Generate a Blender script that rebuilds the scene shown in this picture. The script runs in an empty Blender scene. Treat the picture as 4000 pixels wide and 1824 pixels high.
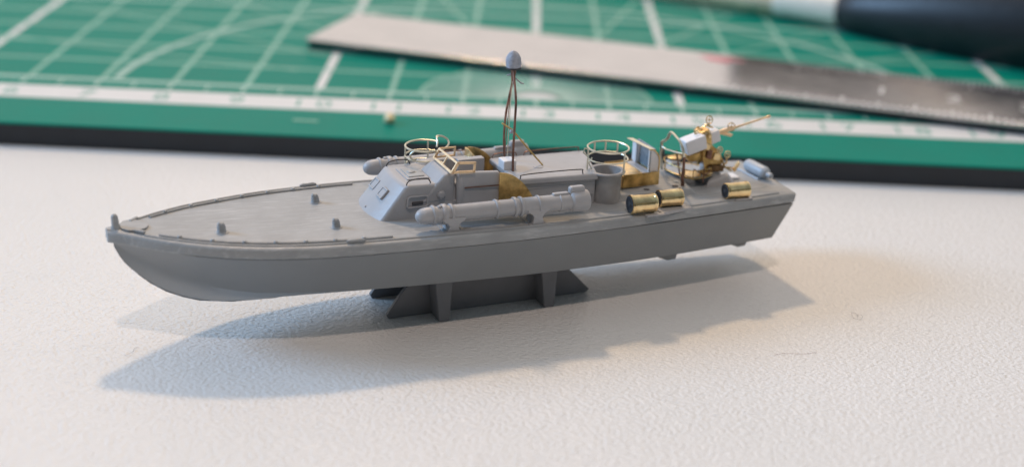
import bpy, bmesh, math, random
from mathutils import Vector, Matrix, noise
random.seed(7)
SC = bpy.context.scene
COL = SC.collection
R = math.radians
# ------------------------------------------------------------------ camera (1 unit = 1 cm)
H, PITCH, ROLL = 5.9, R(21.2), R(2.6)
cam = bpy.data.cameras.new("camera")
co = bpy.data.objects.new("camera", cam); COL.objects.link(co)
f = Vector((0, math.cos(PITCH), -math.sin(PITCH)))
r0 = Vector((1, 0, 0)); u0 = Vector((0, math.sin(PITCH), math.cos(PITCH)))
rr = math.cos(ROLL)*r0 + math.sin(ROLL)*u0
uu = -math.sin(ROLL)*r0 + math.cos(ROLL)*u0
M = Matrix((rr, uu, -f)).transposed().to_4x4(); M.translation = (0, 0, H)
co.matrix_world = M
cam.sensor_width = 36; cam.lens = 51.3
cam.clip_start = .1; cam.clip_end = 2000
cam.dof.use_dof = True; cam.dof.focus_distance = 13.9; cam.dof.aperture_fstop = .21
SC.camera = co
# ------------------------------------------------------------------ room light
w = bpy.data.worlds.new("World"); SC.world = w; w.use_nodes = True
nt = w.node_tree; nt.nodes.clear()
out = nt.nodes.new('ShaderNodeOutputWorld'); bg = nt.nodes.new('ShaderNodeBackground')
tc = nt.nodes.new('ShaderNodeTexCoord'); sp = nt.nodes.new('ShaderNodeSeparateXYZ')
rp = nt.nodes.new('ShaderNodeValToRGB'); mp = nt.nodes.new('ShaderNodeMapRange')
nt.links.new(tc.outputs['Generated'], sp.inputs[0])
nt.links.new(sp.outputs['Y'], mp.inputs['Value'])
mp.inputs['From Min'].default_value = -1; mp.inputs['From Max'].default_value = 1
nt.links.new(mp.outputs[0], rp.inputs[0])
e = rp.color_ramp.elements
e[0].position = 0; e[0].color = (.035, .038, .04, 1)
e[1].position = 1; e[1].color = (.70, .63, .585, 1)
m_ = rp.color_ramp.elements.new(.50); m_.color = (.20, .245, .28, 1)
nt.links.new(rp.outputs[0], bg.inputs[0]); nt.links.new(bg.outputs[0], out.inputs[0])
bg.inputs[1].default_value = 1.42

def lamp(name, direc, dist, size, power, color, aim=(0, 13, .5)):
    l = bpy.data.lights.new(name, 'AREA'); l.shape = 'DISK'; l.size = size
    l.energy = power; l.color = color
    o = bpy.data.objects.new(name, l); COL.objects.link(o)
    d = Vector(direc).normalized()
    o.location = Vector(aim) + d*dist
    o.rotation_euler = d.to_track_quat('Z', 'Y').to_euler()
    return o
lamp("desk_lamp", (-.17, .73, 1.0), 70, 5.0, 20500, (1.0, .70, .43))
lamp("ceiling_lamp", (.04, -.42, 1.0), 110, 5.5, 27000, (1.0, .78, .66))
lamp("window_light", (-1.0, .12, .50), 120, 40, 112000, (.38, .64, 1.0))
SC.view_settings.view_transform = 'Standard'; SC.view_settings.look = 'None'
SC.view_settings.exposure = 0; SC.view_settings.gamma = 1

# ------------------------------------------------------------------ materials
def mat(name, color, rough=.5, metal=0, var=.08, vscale=8, bump=0, bscale=40, spec=.5, stretch=None, streak=0, detail=4):
    m = bpy.data.materials.new(name); m.use_nodes = True
    n = m.node_tree; b = n.nodes['Principled BSDF']
    b.inputs['Metallic'].default_value = metal
    b.inputs['Specular IOR Level'].default_value = spec
    tcn = n.nodes.new('ShaderNodeTexCoord'); mpn = n.nodes.new('ShaderNodeMapping')
    n.links.new(tcn.outputs['Object'], mpn.inputs[0])
    if stretch: mpn.inputs['Scale'].default_value = stretch
    nz = n.nodes.new('ShaderNodeTexNoise'); nz.inputs['Scale'].default_value = vscale; nz.inputs['Detail'].default_value = detail
    n.links.new(mpn.outputs[0], nz.inputs['Vector'])
    rmp = n.nodes.new('ShaderNodeValToRGB')
    c = color
    rmp.color_ramp.elements[0].position = .3; rmp.color_ramp.elements[1].position = .7
    rmp.color_ramp.elements[0].color = (c[0]*(1-var), c[1]*(1-var), c[2]*(1-var), 1)
    rmp.color_ramp.elements[1].color = (min(1, c[0]*(1+var)), min(1, c[1]*(1+var)), min(1, c[2]*(1+var)), 1)
    n.links.new(nz.outputs[0], rmp.inputs[0]); last = rmp.outputs[0]
    if streak:
        ms = n.nodes.new('ShaderNodeMapping'); ms.inputs['Scale'].default_value = (1.0, 12, 6)
        ms.inputs['Rotation'].default_value = (0, 0, R(6))
        n.links.new(tcn.outputs['Object'], ms.inputs[0])
        n2 = n.nodes.new('ShaderNodeTexNoise'); n2.inputs['Scale'].default_value = 3.2; n2.inputs['Detail'].default_value = 6; n2.inputs['Roughness'].default_value = .65
        n.links.new(ms.outputs[0], n2.inputs['Vector'])
        r2 = n.nodes.new('ShaderNodeValToRGB'); r2.color_ramp.elements[0].position = .52; r2.color_ramp.elements[1].position = .72
        r2.color_ramp.elements[1].color = (streak, streak, streak, 1); r2.color_ramp.elements[0].color = (0, 0, 0, 1)
        n.links.new(n2.outputs[0], r2.inputs[0])
        mx = n.nodes.new('ShaderNodeMixRGB'); mx.blend_type = 'ADD'; mx.inputs[0].default_value = 1
        n.links.new(last, mx.inputs[1]); n.links.new(r2.outputs[0], mx.inputs[2]); last = mx.outputs[0]
    n.links.new(last, b.inputs['Base Color'])
    rr_ = n.nodes.new('ShaderNodeMapRange'); rr_.inputs['To Min'].default_value = max(.02, rough-.07); rr_.inputs['To Max'].default_value = rough+.07
    n.links.new(nz.outputs[0], rr_.inputs['Value']); n.links.new(rr_.outputs[0], b.inputs['Roughness'])
    if bump:
        nb = n.nodes.new('ShaderNodeTexNoise'); nb.inputs['Scale'].default_value = bscale; nb.inputs['Detail'].default_value = 3
        n.links.new(mpn.outputs[0], nb.inputs['Vector'])
        bp = n.nodes.new('ShaderNodeBump'); bp.inputs['Strength'].default_value = bump; bp.inputs['Distance'].default_value = .01
        n.links.new(nb.outputs[0], bp.inputs['Height']); n.links.new(bp.outputs[0], b.inputs['Normal'])
    return m
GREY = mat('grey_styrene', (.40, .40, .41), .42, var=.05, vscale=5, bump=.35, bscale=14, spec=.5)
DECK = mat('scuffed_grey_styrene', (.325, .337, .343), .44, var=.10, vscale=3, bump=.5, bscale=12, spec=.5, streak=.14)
HULL = mat('shaded_grey_styrene_hull', (.265, .275, .28), .40, var=.03, vscale=3, bump=.15, bscale=10)  # same plastic as the deck, colour darkened to hold the side's shade
TUBG = mat('worn_grey_styrene', (.33, .33, .335), .46, var=.16, vscale=9, bump=.4, bscale=16)
WHITE = mat('white_styrene', (.78, .79, .82), .40, var=.03, bump=.3, bscale=25)
PALE = mat('frosted_clear_resin', (.38, .42, .46), .42, var=.06, vscale=9, bump=.3, bscale=18, spec=.7)
DOME = mat('dull_grey_primer', (.36, .39, .45), .65, var=.2, vscale=30, bump=1, bscale=45)
BRASS = mat('raw_brass', (.80, .60, .32), .34, 1, var=.22, vscale=14, bump=.5, bscale=30)
TARN = mat('tarnished_brass', (.56, .39, .16), .38, 1, var=.45, vscale=11, bump=.6, bscale=22)
DARKB = mat('darkened_brass', (.16, .10, .05), .5, .8, var=.4, vscale=14)
BRIGHT = mat('polished_brass', (.90, .64, .34), .16, 1, var=.22, vscale=12, bump=.35, bscale=16)
NICKEL = mat('pale_etched_brass', (.68, .65, .53), .36, 1, var=.1, vscale=12)
TAN = mat('dull_pale_brass', (.85, .62, .38), .42, .55, var=.1, vscale=12)
COPPER = mat('oxidised_copper', (.24, .13, .095), .42, .7, var=.55, vscale=9)
DARKW = mat('dark_wire', (.055, .05, .05), .45, .4, var=.2)
HOLE = mat('dark_recess_grey', (.05, .05, .055), .7, var=.2)
BLUEP = mat('blue_grey_panel', (.20, .27, .34), .5, var=.35, vscale=26, bump=.6, bscale=30)
CORE = mat('black_mat_core', (.022, .027, .034), .6, var=.15, vscale=4, bump=.3, bscale=20)
GREEN = mat('green_mat_surface', (.002, .210, .150), .42, var=.05, vscale=1.5, bump=.3, bscale=60, spec=.05)
INK = mat('pale_green_ink', (.33, .50, .43), .55, var=.06, vscale=2, bump=.3, bscale=60, spec=.4)
INKT = mat('faint_green_ink', (.21, .43, .34), .55, var=.08, vscale=2, bump=.3, bscale=60, spec=.4)
INKW = mat('white_ink', (.66, .66, .645), .55, var=.04, vscale=2, bump=.3, bscale=60, spec=.4)
NUMI = mat('green_numeral_ink', (.10, .34, .27), .6, var=.1)
STEEL = mat('brushed_steel', (.60, .59, .60), .20, 1, var=.07, vscale=1.2, bump=.02, bscale=60)
ENGR = mat('engraved_marks', (.26, .26, .27), .7, 0, var=.1)
PINKS = mat('pink_stain', (.55, .16, .20), .4, .5, var=.25, vscale=4)
BLACK = mat('black_rubber_grip', (.012, .014, .018), .42, var=.2, bump=.3, bscale=12)
CREAM = mat('cream_enamel', (.80, .62, .45), .38, var=.12, vscale=2)
SILVER = mat('painted_sheen_collar', (.92, .82, .72), .4, 0, var=.05)  # metal collar; its bright reflection is put into a pale matt colour
CRUMB = mat('amber_resin_bead', (.72, .62, .36), .25, var=.3, vscale=30)
FIBRE = mat('dark_fibre', (.28, .24, .22), .8, var=.2)
FIBREP = mat('reddish_fibre', (.42, .27, .26), .8, var=.2)

def table_material():
    m = bpy.data.materials.new('textured_white_laminate'); m.use_nodes = True
    n = m.node_tree; b = n.nodes['Principled BSDF']; L = n.links.new
    b.inputs['Roughness'].default_value = .34; b.inputs['Specular IOR Level'].default_value = .5
    t = n.nodes.new('ShaderNodeTexCoord')
    mp1 = n.nodes.new('ShaderNodeMapping'); mp1.inputs['Rotation'].default_value = (0, 0, R(28)); mp1.inputs['Scale'].default_value = (1.5, 2.1, 1)
    L(t.outputs['Object'], mp1.inputs[0])
    n1 = n.nodes.new('ShaderNodeTexNoise'); n1.inputs['Scale'].default_value = 16; n1.inputs['Detail'].default_value = 3; n1.inputs['Roughness'].default_value = .55
    n1.inputs['Distortion'].default_value = .15
    L(mp1.outputs[0], n1.inputs['Vector'])
    v = n.nodes.new('ShaderNodeTexVoronoi'); v.inputs['Scale'].default_value = 15; v.feature = 'SMOOTH_F1'
    L(mp1.outputs[0], v.inputs['Vector'])
    add = n.nodes.new('ShaderNodeMath'); add.operation = 'MULTIPLY_ADD'; add.inputs[1].default_value = .55
    L(v.outputs['Distance'], add.inputs[0]); L(n1.outputs[0], add.inputs[2])
    bp = n.nodes.new('ShaderNodeBump'); bp.inputs['Strength'].default_value = 1.0; bp.inputs['Distance'].default_value = .017
    L(add.outputs[0], bp.inputs['Height']); L(bp.outputs[0], b.inputs['Normal'])
    n2 = n.nodes.new('ShaderNodeTexNoise'); n2.inputs['Scale'].default_value = .35; n2.inputs['Detail'].default_value = 3
    L(t.outputs['Object'], n2.inputs['Vector'])
    r = n.nodes.new('ShaderNodeValToRGB'); r.color_ramp.elements[0].position = .35; r.color_ramp.elements[1].position = .65
    r.color_ramp.elements[0].color = (.755, .752, .732, 1); r.color_ramp.elements[1].color = (.785, .772, .748, 1)
    L(n2.outputs[0], r.inputs[0]); L(r.outputs[0], b.inputs['Base Color'])
    return m
TABLE = table_material()

# ------------------------------------------------------------------ helpers
def finish(name, bm, m, parent=None, smooth=True, bevel=0, seg=2, angle=35):
    bmesh.ops.recalc_face_normals(bm, faces=bm.faces[:])
    me = bpy.data.meshes.new(name); bm.to_mesh(me); bm.free()
    o = bpy.data.objects.new(name, me); COL.objects.link(o)
    me.materials.append(m)
    if smooth:
        for p in me.polygons: p.use_smooth = True
        me.set_sharp_from_angle(angle=R(angle))
    if bevel:
        bv = o.modifiers.new('bevel', 'BEVEL'); bv.width = bevel; bv.segments = seg; bv.limit_method = 'ANGLE'; bv.angle_limit = R(30); bv.harden_normals = True
        for p in me.polygons: p.use_smooth = True
    if parent: o.parent = parent
    return o
def tag(o, label=None, cat=None, group=None, kind=None):
    if label: o['label'] = label
    if cat: o['category'] = cat
    if group: o['group'] = group
    if kind: o['kind'] = kind
    return o
def empty(name, loc, rz=0):
    o = bpy.data.objects.new(name, None); COL.objects.link(o); o.location = loc; o.rotation_euler = (0, 0, rz)
    o.empty_display_size = .2
    return o
def B(): return bmesh.new()
def hexa(bm, pts):          # 8 points: bottom 4 then top 4
    v = [bm.verts.new(p) for p in pts]
    for q in ((0, 1, 2, 3), (4, 5, 6, 7), (0, 1, 5, 4), (1, 2, 6, 5), (2, 3, 7, 6), (3, 0, 4, 7)):
        bm.faces.new([v[i] for i in q])
    return bm
def P(s, t, z): return Vector((s, -t, z))      # boat coordinates: s aft from the stem, t towards the port side, z up
def box(bm, s0, s1, t0, t1, z0, z1):
    return hexa(bm, [P(s0, t0, z0), P(s1, t0, z0), P(s1, t1, z0), P(s0, t1, z0), P(s0, t0, z1), P(s1, t0, z1), P(s1, t1, z1), P(s0, t1, z1)])
def obox(bm, c, ax, ay, az, dx, dy, dz):
    c = Vector(c); ax, ay, az = [Vector(a).normalized() for a in (ax, ay, az)]
    q = []
    for k in (-1, 1):
        for i, j in ((-1, -1), (1, -1), (1, 1), (-1, 1)):
            q.append(c + ax*dx/2*i + ay*dy/2*j + az*dz/2*k)
    return hexa(bm, q)
def smooth_path(pts, n=6, closed=False):
    pts = [Vector(p) for p in pts]; o = []; N = len(pts)
    rng = range(N if closed else N-1)
    for i in rng:
        if closed: a, b, c, d = pts[(i-1) % N], pts[i], pts[(i+1) % N], pts[(i+2) % N]
        else: a, b, c, d = pts[max(i-1, 0)], pts[i], pts[i+1], pts[min(i+2, N-1)]
        for k in range(n):
            t = k/n
            o.append(.5*((2*b)+(c-a)*t+(2*a-5*b+4*c-d)*t*t+(3*b-a-3*c+d)*t**3))
    if not closed: o.append(pts[-1])
    return o
def tube(bm, pts, r, n=8, closed=False, flat=1.0):
    """round bar along pts; r a number or list"""
    pts = [Vector(p) for p in pts]; N = len(pts); rings = []
    up = Vector((0, 0, 1)); prev = None
    for i, p in enumerate(pts):
        if closed: d = pts[(i+1) % N]-pts[(i-1) % N]
        else: d = pts[min(i+1, N-1)]-pts[max(i-1, 0)]
        d.normalize()
        if prev is None:
            x = d.cross(up)
            if x.length < .1: x = d.cross(Vector((1, 0, 0)))
        else: x = prev - d*prev.dot(d)
        x.normalize(); prev = x; y = d.cross(x)
        ri = r[i] if isinstance(r, (list, tuple)) else r
        rings.append([bm.verts.new(p+(x*math.cos(2*math.pi*k/n)+y*flat*math.sin(2*math.pi*k/n))*ri) for k in range(n)])
    for i in range(N if closed else N-1):
        a, b = rings[i], rings[(i+1) % N]
        for k in range(n): bm.faces.new((a[k], a[(k+1) % n], b[(k+1) % n], b[k]))
    if not closed:
        bm.faces.new(rings[0]); bm.faces.new(rings[-1])
    return bm
def lathe(bm, prof, origin, axis=(0, 0, 1), n=24, cap=True):
    """prof: list of (distance along the axis, radius)"""
    a = Vector(axis).normalized(); x = a.orthogonal().normalized(); y = a.cross(x); o = Vector(origin); rings = []
    for h, r in prof:
        r = max(r, 1e-4)
        rings.append([bm.verts.new(o+a*h+(x*math.cos(2*math.pi*k/n)+y*math.sin(2*math.pi*k/n))*r) for k in range(n)])
    for i in range(len(rings)-1):
        for k in range(n): bm.faces.new((rings[i][k], rings[i][(k+1) % n], rings[i+1][(k+1) % n], rings[i+1][k]))
    if cap: bm.faces.new(rings[0]); bm.faces.new(rings[-1])
    return bm
def slab(bm, outline, offset):
    """closed outline (list of Vectors) thickened by the vector offset"""
    offset = Vector(offset)
    a = [bm.verts.new(Vector(p)) for p in outline]; b = [bm.verts.new(Vector(p)+offset) for p in outline]
    bm.faces.new(a); bm.faces.new(b)
    for i in range(len(a)):
        j = (i+1) % len(a); bm.faces.new((a[i], a[j], b[j], b[i]))
    return bm
def ribbon(bm, line, heightvec, thick, outward=None):
    """wall along a line: line points, extruded by heightvec (Vector or list), given thickness sideways"""
    n = len(line); quad = []
    for i, p in enumerate(line):
        p = Vector(p); d = (Vector(line[min(i+1, n-1)])-Vector(line[max(i-1, 0)])).normalized()
        hv = Vector(heightvec[i]) if isinstance(heightvec, list) else Vector(heightvec)
        s = d.cross(hv).normalized()*thick/2
        quad.append([bm.verts.new(p-s), bm.verts.new(p+s), bm.verts.new(p+s+hv), bm.verts.new(p-s+hv)])
    for i in range(n-1):
        a, b = quad[i], quad[i+1]
        for k in range(4): bm.faces.new((a[k], a[(k+1) % 4], b[(k+1) % 4], b[k]))
    bm.faces.new(quad[0]); bm.faces.new(quad[-1])
    return bm
def lerp(x, xs, ys):
    if x <= xs[0]: return ys[0]
    for i in range(len(xs)-1):
        if x <= xs[i+1]: return ys[i]+(ys[i+1]-ys[i])*(x-xs[i])/(xs[i+1]-xs[i])
    return ys[-1]
def spline(x, xs, ys):       # smooth interpolation through the points
    n = len(xs)
    if x <= xs[0]: return ys[0]
    if x >= xs[-1]: return ys[-1]
    for i in range(n-1):
        if x <= xs[i+1]:
            h = xs[i+1]-xs[i]; t = (x-xs[i])/h
            m0 = (ys[i+1]-ys[max(i-1, 0)])/(xs[i+1]-xs[max(i-1, 0)]); m1 = (ys[min(i+2, n-1)]-ys[i])/(xs[min(i+2, n-1)]-xs[i])
            return (2*t**3-3*t*t+1)*ys[i]+(t**3-2*t*t+t)*h*m0+(-2*t**3+3*t*t)*ys[i+1]+(t**3-t*t)*h*m1

# ------------------------------------------------------------------ table
bm = B(); g = 60
vv = [bm.verts.new(p) for p in ((-g, -30, 0), (g, -30, 0), (g, 90, 0), (-g, 90, 0))]; bm.faces.new(vv)
tag(finish('table', bm, TABLE, smooth=False), kind='structure')

# ------------------------------------------------------------------ cutting mat
MX0, MX1, MY0, MY1 = -13.6, 17.2, 17.50, 39.5
X13, DX, YB = .25, 1.011, 19.66
mat_o = empty('cutting_mat', (X13, MY0, 0))
tag(mat_o, 'green self-healing cutting mat with black core lying behind the boat', 'cutting mat')
def mp_(o): o.parent = mat_o; o.matrix_parent_inverse = Matrix.Translation((-X13, -MY0, 0)); return o
bm = B(); hexa(bm, [(MX0, MY0, 0), (MX1, MY0, 0), (MX1, MY1, 0), (MX0, MY1, 0), (MX0, MY0, .272), (MX1, MY0, .272), (MX1, MY1, .272), (MX0, MY1, .272)])
mp_(finish('core', bm, CORE, smooth=False, bevel=.01))
bm = B(); hexa(bm, [(MX0, MY0+.004, .2725), (MX1, MY0+.004, .2725), (MX1, MY1, .2725), (MX0, MY1, .2725), (MX0, MY0+.02, .30), (MX1, MY0+.02, .30), (MX1, MY1-.02, .30), (MX0, MY1-.02, .30)])
mp_(finish('green_surface', bm, GREEN, smooth=False, bevel=.008))
ZT = .3006
def strip(bm, x0, y0, x1, y1, w, z):
    d = Vector((x1-x0, y1-y0, 0)).normalized(); s = Vector((-d.y, d.x, 0))*w/2
    a = Vector((x0, y0, z)); b = Vector((x1, y1, z))
    bm.faces.new([bm.verts.new(p) for p in (a-s, b-s, b+s, a+s)])
bm = B(); hexa(bm, [(MX0+1.5, 18.635, .3002), (MX1-1.5, 18.635, .3002), (MX1-1.5, 19.225, .3002), (MX0+1.5, 19.225, .3002), (MX0+1.5, 18.635, ZT), (MX1-1.5, 18.635, ZT), (MX1-1.5, 19.225, ZT), (MX0+1.5, 19.225, ZT)])
mp_(finish('ruler_band', bm, INKW, smooth=False))
# baseline, bold lines (every fifth centimetre and the protractor axis) and thin grid lines
def flat_part(name, bm, m): return mp_(finish(name, bm, m, smooth=False))
bm = B(); strip(bm, MX0+1.5, YB-.03, MX1-1.5, YB-.03, .13, ZT+.0004); flat_part('baseline', bm, INK)
for k in range(-12, 17):
    n = 13+k; bold = n % 5 == 0 or n == 13
    bm = B(); strip(bm, X13+k*DX, YB+.03, X13+k*DX, MY1-1.6, .12 if bold else .075, ZT+.0008+.0004*bold)
    o = flat_part('bold_grid_line' if bold else 'grid_line', bm, INKW if bold else INKT)
for k in range(1, 19):
    bm = B(); strip(bm, MX0+1.5, YB+k*DX, MX1-1.5, YB+k*DX, .12 if k % 5 == 0 else .09, ZT+.0016)
    flat_part('grid_line', bm, INK if k % 5 == 0 else INKT)
bm = B()
for k in range(-26, 32):
    x = X13+k*DX/2; strip(bm, x, 19.33, x, 19.56, .03 if k % 2 else .05, ZT+.002)
tag(flat_part('tick_marks', bm, INK), kind='stuff')
bm = B()
for k in range(-126, 160):
    x = X13+k*DX/10; strip(bm, x, 19.228, x, 19.29 if k % 5 else 19.33, .018, ZT+.002)
tag(flat_part('millimetre_marks', bm, INK), kind='stuff')
def arc(name, rad, w, a0, a1, m, z):
    bm = B(); n = 64; pv = None
    for i in range(n+1):
        a = R(a0+(a1-a0)*i/n); c, s = math.cos(a), math.sin(a)
        q = [bm.verts.new((X13+c*(rad+d), YB+s*(rad+d), z)) for d in (-w/2, w/2)]
        if pv: bm.faces.new((pv[0], q[0], q[1], pv[1]))
        pv = q
    return flat_part(name, bm, m)
arc('protractor_arc', 5.88, .12, 1, 179, INK, ZT+.0024)
arc('protractor_arc', 1.62, .05, 2, 178, INKT, ZT+.0024)
for a in range(5, 180, 5):
    bm = B(); c, s = math.cos(R(a)), math.sin(R(a))
    strip(bm, X13+.15*c, YB+.15*s, X13+1.6*c, YB+1.6*s, .042, ZT+.0028); flat_part('protractor_ray', bm, INK)
for a in (15, 30, 45, 60, 75, 105, 120, 135, 150, 165):
    bm = B(); c, s = math.cos(R(a)), math.sin(R(a))
    strip(bm, X13+3.6*c, YB+3.6*s, X13+9*c, YB+9*s, .06, ZT+.0032); flat_part('angle_line', bm, INKT)
bm = B()
vs = [bm.verts.new((X13+math.cos(R(a))*.30, YB+max(0, math.sin(R(a)))*.26, ZT+.0036)) for a in range(0, 181, 15)]; bm.faces.new(vs)
flat_part('protractor_centre', bm, INKW)
def digits(text, size, x, y, z, m, parent_fn):
    for i, chh in enumerate(text):
        cu = bpy.data.curves.new('numeral', 'FONT'); cu.body = chh; cu.size = size; cu.align_x = 'CENTER'; cu.extrude = .0004
        to = bpy.data.objects.new('tmp', cu); COL.objects.link(to)
        bpy.context.view_layer.update()
        me = bpy.data.meshes.new_from_object(to); bpy.data.objects.remove(to)
        me.materials.clear(); me.materials.append(m)
        o = bpy.data.objects.new('numeral', me); COL.objects.link(o)
        dx = (i-(len(text)-1)/2)*size*.75
        for v in me.vertices: v.co += Vector((x+dx, y, z))
        parent_fn(o)
for n in range(4, 23): digits(str(n), .46, X13+(n-13)*DX, 18.78, ZT+.0012, NUMI, mp_)

# things lying on the mat
bm = B(); lathe(bm, [(0, .02), (.03, .065), (.08, .075), (.12, .05), (.14, .0)], (-1.66, 18.2, .299), n=12)
for v in bm.verts: v.co.y = 18.2+(v.co.y-18.2)*1.3; v.co += Vector(noise.noise_vector(v.co*20))*.012; v.co.z = max(v.co.z, .302)
tag(finish('resin_bead', bm, CRUMB), 'tiny glossy amber crumb on the green border of the mat', 'crumb')
bm = B(); obox(bm, (-2.74, 18.12, .3045), (1, -.03, 0), (.03, 1, 0), (0, 0, 1), .33, .07, .006)
tag(finish('plastic_sliver', bm, INKT, smooth=False), 'thin pale sliver lying on the green border left of the amber crumb', 'scrap')

# ------------------------------------------------------------------ steel ruler
RA = Vector((-3.31, 21.86, 0)); dr = Vector((6.9+3.31, 18.89-21.86, 0)).normalized(); nr = Vector((-dr.y, dr.x, 0))
ruler = empty('steel_ruler', (RA.x, RA.y, .405), math.atan2(dr.y, dr.x))
tag(ruler, 'worn steel ruler lying aslant across the green cutting mat', 'ruler')
RL, RW, TH = 16.0, 2.02, .05
bm = B(); RB = .0
hexa(bm, [(0, 0, 0), (RL, 0, 0), (RL, RW, 0), (0, RW, 0), (0, 0, TH), (RL, 0, TH), (RL, RW, TH), (0, RW, TH)])
finish('blade', bm, STEEL, ruler, smooth=False, bevel=.015)
bm = B(); hexa(bm, [(.06, .03, -.10), (RL, .03, -.10), (RL, RW-.03, -.10), (.06, RW-.03, -.10), (.06, .03, -.002), (RL, .03, -.002), (RL, RW-.03, -.002), (.06, RW-.03, -.002)])
finish('backing', bm, CORE, ruler, smooth=False)
def rstrip(bm, x, y0, y1, w): strip(bm, x, y0, x, y1, w, TH+.0008)
bm = B()
for i in range(0, 96):
    x = 6.1+i*.1; L_ = .34 if i % 10 == 0 else (.27 if i % 5 == 0 else .19)
    rstrip(bm, x, .03, L_, .042)
tag(finish('scale_marks', bm, INKW, ruler, smooth=False), kind='stuff')
bm = B()
for i in range(0, 140):
    x = 7.3+i*.079; L_ = .36 if i % 16 == 0 else (.27 if i % 4 == 0 else .21)
    rstrip(bm, x, RW-.03, RW-L_, .036)
tag(finish('scale_marks', bm, ENGR, ruler, smooth=False), kind='stuff')
def on_ruler(o): o.parent = ruler
for i, tx in enumerate(('1', '2', '3', '4', '5', '6', '7')): digits(tx, .5, 8.6+i*1.0, .78, TH+.0008, INKW, on_ruler)
bm = B(); vs = []
for k in range(20):
    a = 2*math.pi*k/20; q = 1+.25*math.sin(3*a)+.15*math.sin(5*a+1)
    vs.append(bm.verts.new((6.15+.30*q*math.cos(a), 1.70+.16*q*math.sin(a), TH+.0012)))
bm.faces.new(vs); finish('pink_stain', bm, PINKS, ruler, smooth=False)
bm = B(); lathe(bm, [(0, .13), (.0006, .13)], (.5, RW/2, TH+.0004), n=24)
# ------------------------------------------------------------------ tool with cream shaft and black grip
def hobby_tool():
    a = Vector((1.6, 27.2, .52)); b = Vector((5.5, 25.0, .62)); c = Vector((12.5, 20.6, 1.25))
    t = empty('craft_tool', (b.x, b.y, .3))
    tag(t, 'black-handled craft tool with metal collar lying at the back right corner', 'tool')
    def ch(o): o.parent = t; o.matrix_parent_inverse = Matrix.Translation(-Vector((b.x, b.y, .3))); return o
    d = (b-a).normalized()
    bm = B(); tube(bm, [a-d*4, a, a.lerp(b, .76)], [.20, .20, .22], 20); ch(finish('shaft', bm, CREAM))
    bm = B(); p0 = a.lerp(b, .74); tube(bm, [p0, p0+d*.05, p0+d*.5, p0+d*1.0, b], [.22, .26, .28, .30, .30], 24); ch(finish('collar', bm, SILVER))
    d2 = (c-b).normalized()
    pts = [b-d2*.02, b+d2*.08, b+d2*.5, b+d2*1.6, b+d2*3.2, b+d2*5, c]
    rad = [.28, .38, .52, .78, .96, .95, .95]
    bm = B(); tube(bm, pts, rad, 28); o = ch(finish('grip', bm, BLACK))
    return t
hobby_tool()

def dark_case():
    o = empty('tool_case', (8.5, 27.4, .30), R(-9))
    tag(o, 'matt black case lying behind the craft tool at the top right edge', 'case')
    bm = B(); hexa(bm, [(-4.6, -1.2, 0), (8, -1.2, 0), (8, 3, 0), (-4.6, 3, 0), (-4.4, -1.0, 1.7), (8, -1.0, 1.7), (8, 3, 1.7), (-4.4, 3, 1.7)])
    finish('body', bm, BLACK, o, bevel=.2, seg=4)
    bm = B(); hexa(bm, [(-4.45, -1.05, 1.705), (8, -1.05, 1.705), (8, 3, 1.705), (-4.45, 3, 1.705), (-4.3, -.9, 2.3), (8, -.9, 2.3), (8, 2.9, 2.3), (-4.3, 2.9, 2.3)])
    finish('lid', bm, BLACK, o, bevel=.2, seg=4)
dark_case()
# ------------------------------------------------------------------ table litter
def fibre(name, pts, m, label, r=.004):
    bm = B(); tube(bm, smooth_path(pts, 5), r, 5); tag(finish(name, bm, m), label, 'fibre')
fibre('fibre', [(3.50, 13.36, .006), (3.47, 13.42, .01), (3.43, 13.38, .02), (3.44, 13.29, .006), (3.50, 13.27, .01), (3.53, 13.33, .02), (3.49, 13.37, .015), (3.48, 13.31, .006)], FIBRE, 'tiny curled dark fibre on the white table right of the shadow', .0012)
fibre('fibre', [(2.50, 12.37, .006), (2.62, 12.41, .01), (2.78, 12.42, .006), (2.92, 12.47, .006)], FIBREP, 'thin straight reddish fibre on the white table below the shadow', .0011)
fibre('fibre', [(-3.42, 11.74, .006), (-3.36, 11.80, .02), (-3.37, 11.88, .01), (-3.34, 11.93, .006)], FIBRE, 'short dark fibre on the white table at the tip of the bow shadow', .0015)

# ------------------------------------------------------------------ the boat
YAW = R(24.2); BO = (-3.59, 12.0, 0)
boat = empty('model_torpedo_boat', BO, YAW)
tag(boat, 'grey plastic model torpedo boat with brass details on a display stand', 'model boat')
HS = [0, .06, .15, .3, .5, .8, 1.2, 1.6, 2.1, 2.8, 3.6, 4.4, 5.0, 5.9, 6.5, 6.86]
HB = [.055, .10, .155, .265, .40, .56, .70, .79, .84, .86, .85, .80, .76, .67, .60, .56]
ZS = [0, .5, 1.2, 2.6, 4.3, 6.9]; ZD = [1.112, 1.082, 1.052, 1.028, .988, .94]
def hb(s): return spline(s, HS, HB)
def zd(s): return spline(s, ZS, ZD)
def hull_stations():
    return [.055, .075, .10, .14, .19, .25, .32, .40, .50, .60, .70, .80, .92, 1.05, 1.2, 1.4, 1.6, 1.85, 2.2, 2.7, 3.2, 3.8, 4.4, 5.0, 5.6, 6.1, 6.5, 6.72]
CS = [.03, .1, .25, .56, 1.0, 1.3, 2.1, 3.0, 4.0, 5.2, 6.2, 6.72]
CT = [.004, .02, .085, .25, .45, .56, .69, .71, .70, .64, .55, .50]
CZ = [.99, .93, .80, .665, .58, .555, .53, .50, .47, .45, .445, .445]
KS = [.03, .05, .12, .23, .374, .51, .657, .776, .99, 1.295, 1.6, 2.2, 4, 6.72]
KZ = [1.0, .955, .805, .672, .537, .443, .372, .327, .283, .255, .255, .28, .32, .40]
bm = B(); rings = []
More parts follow.
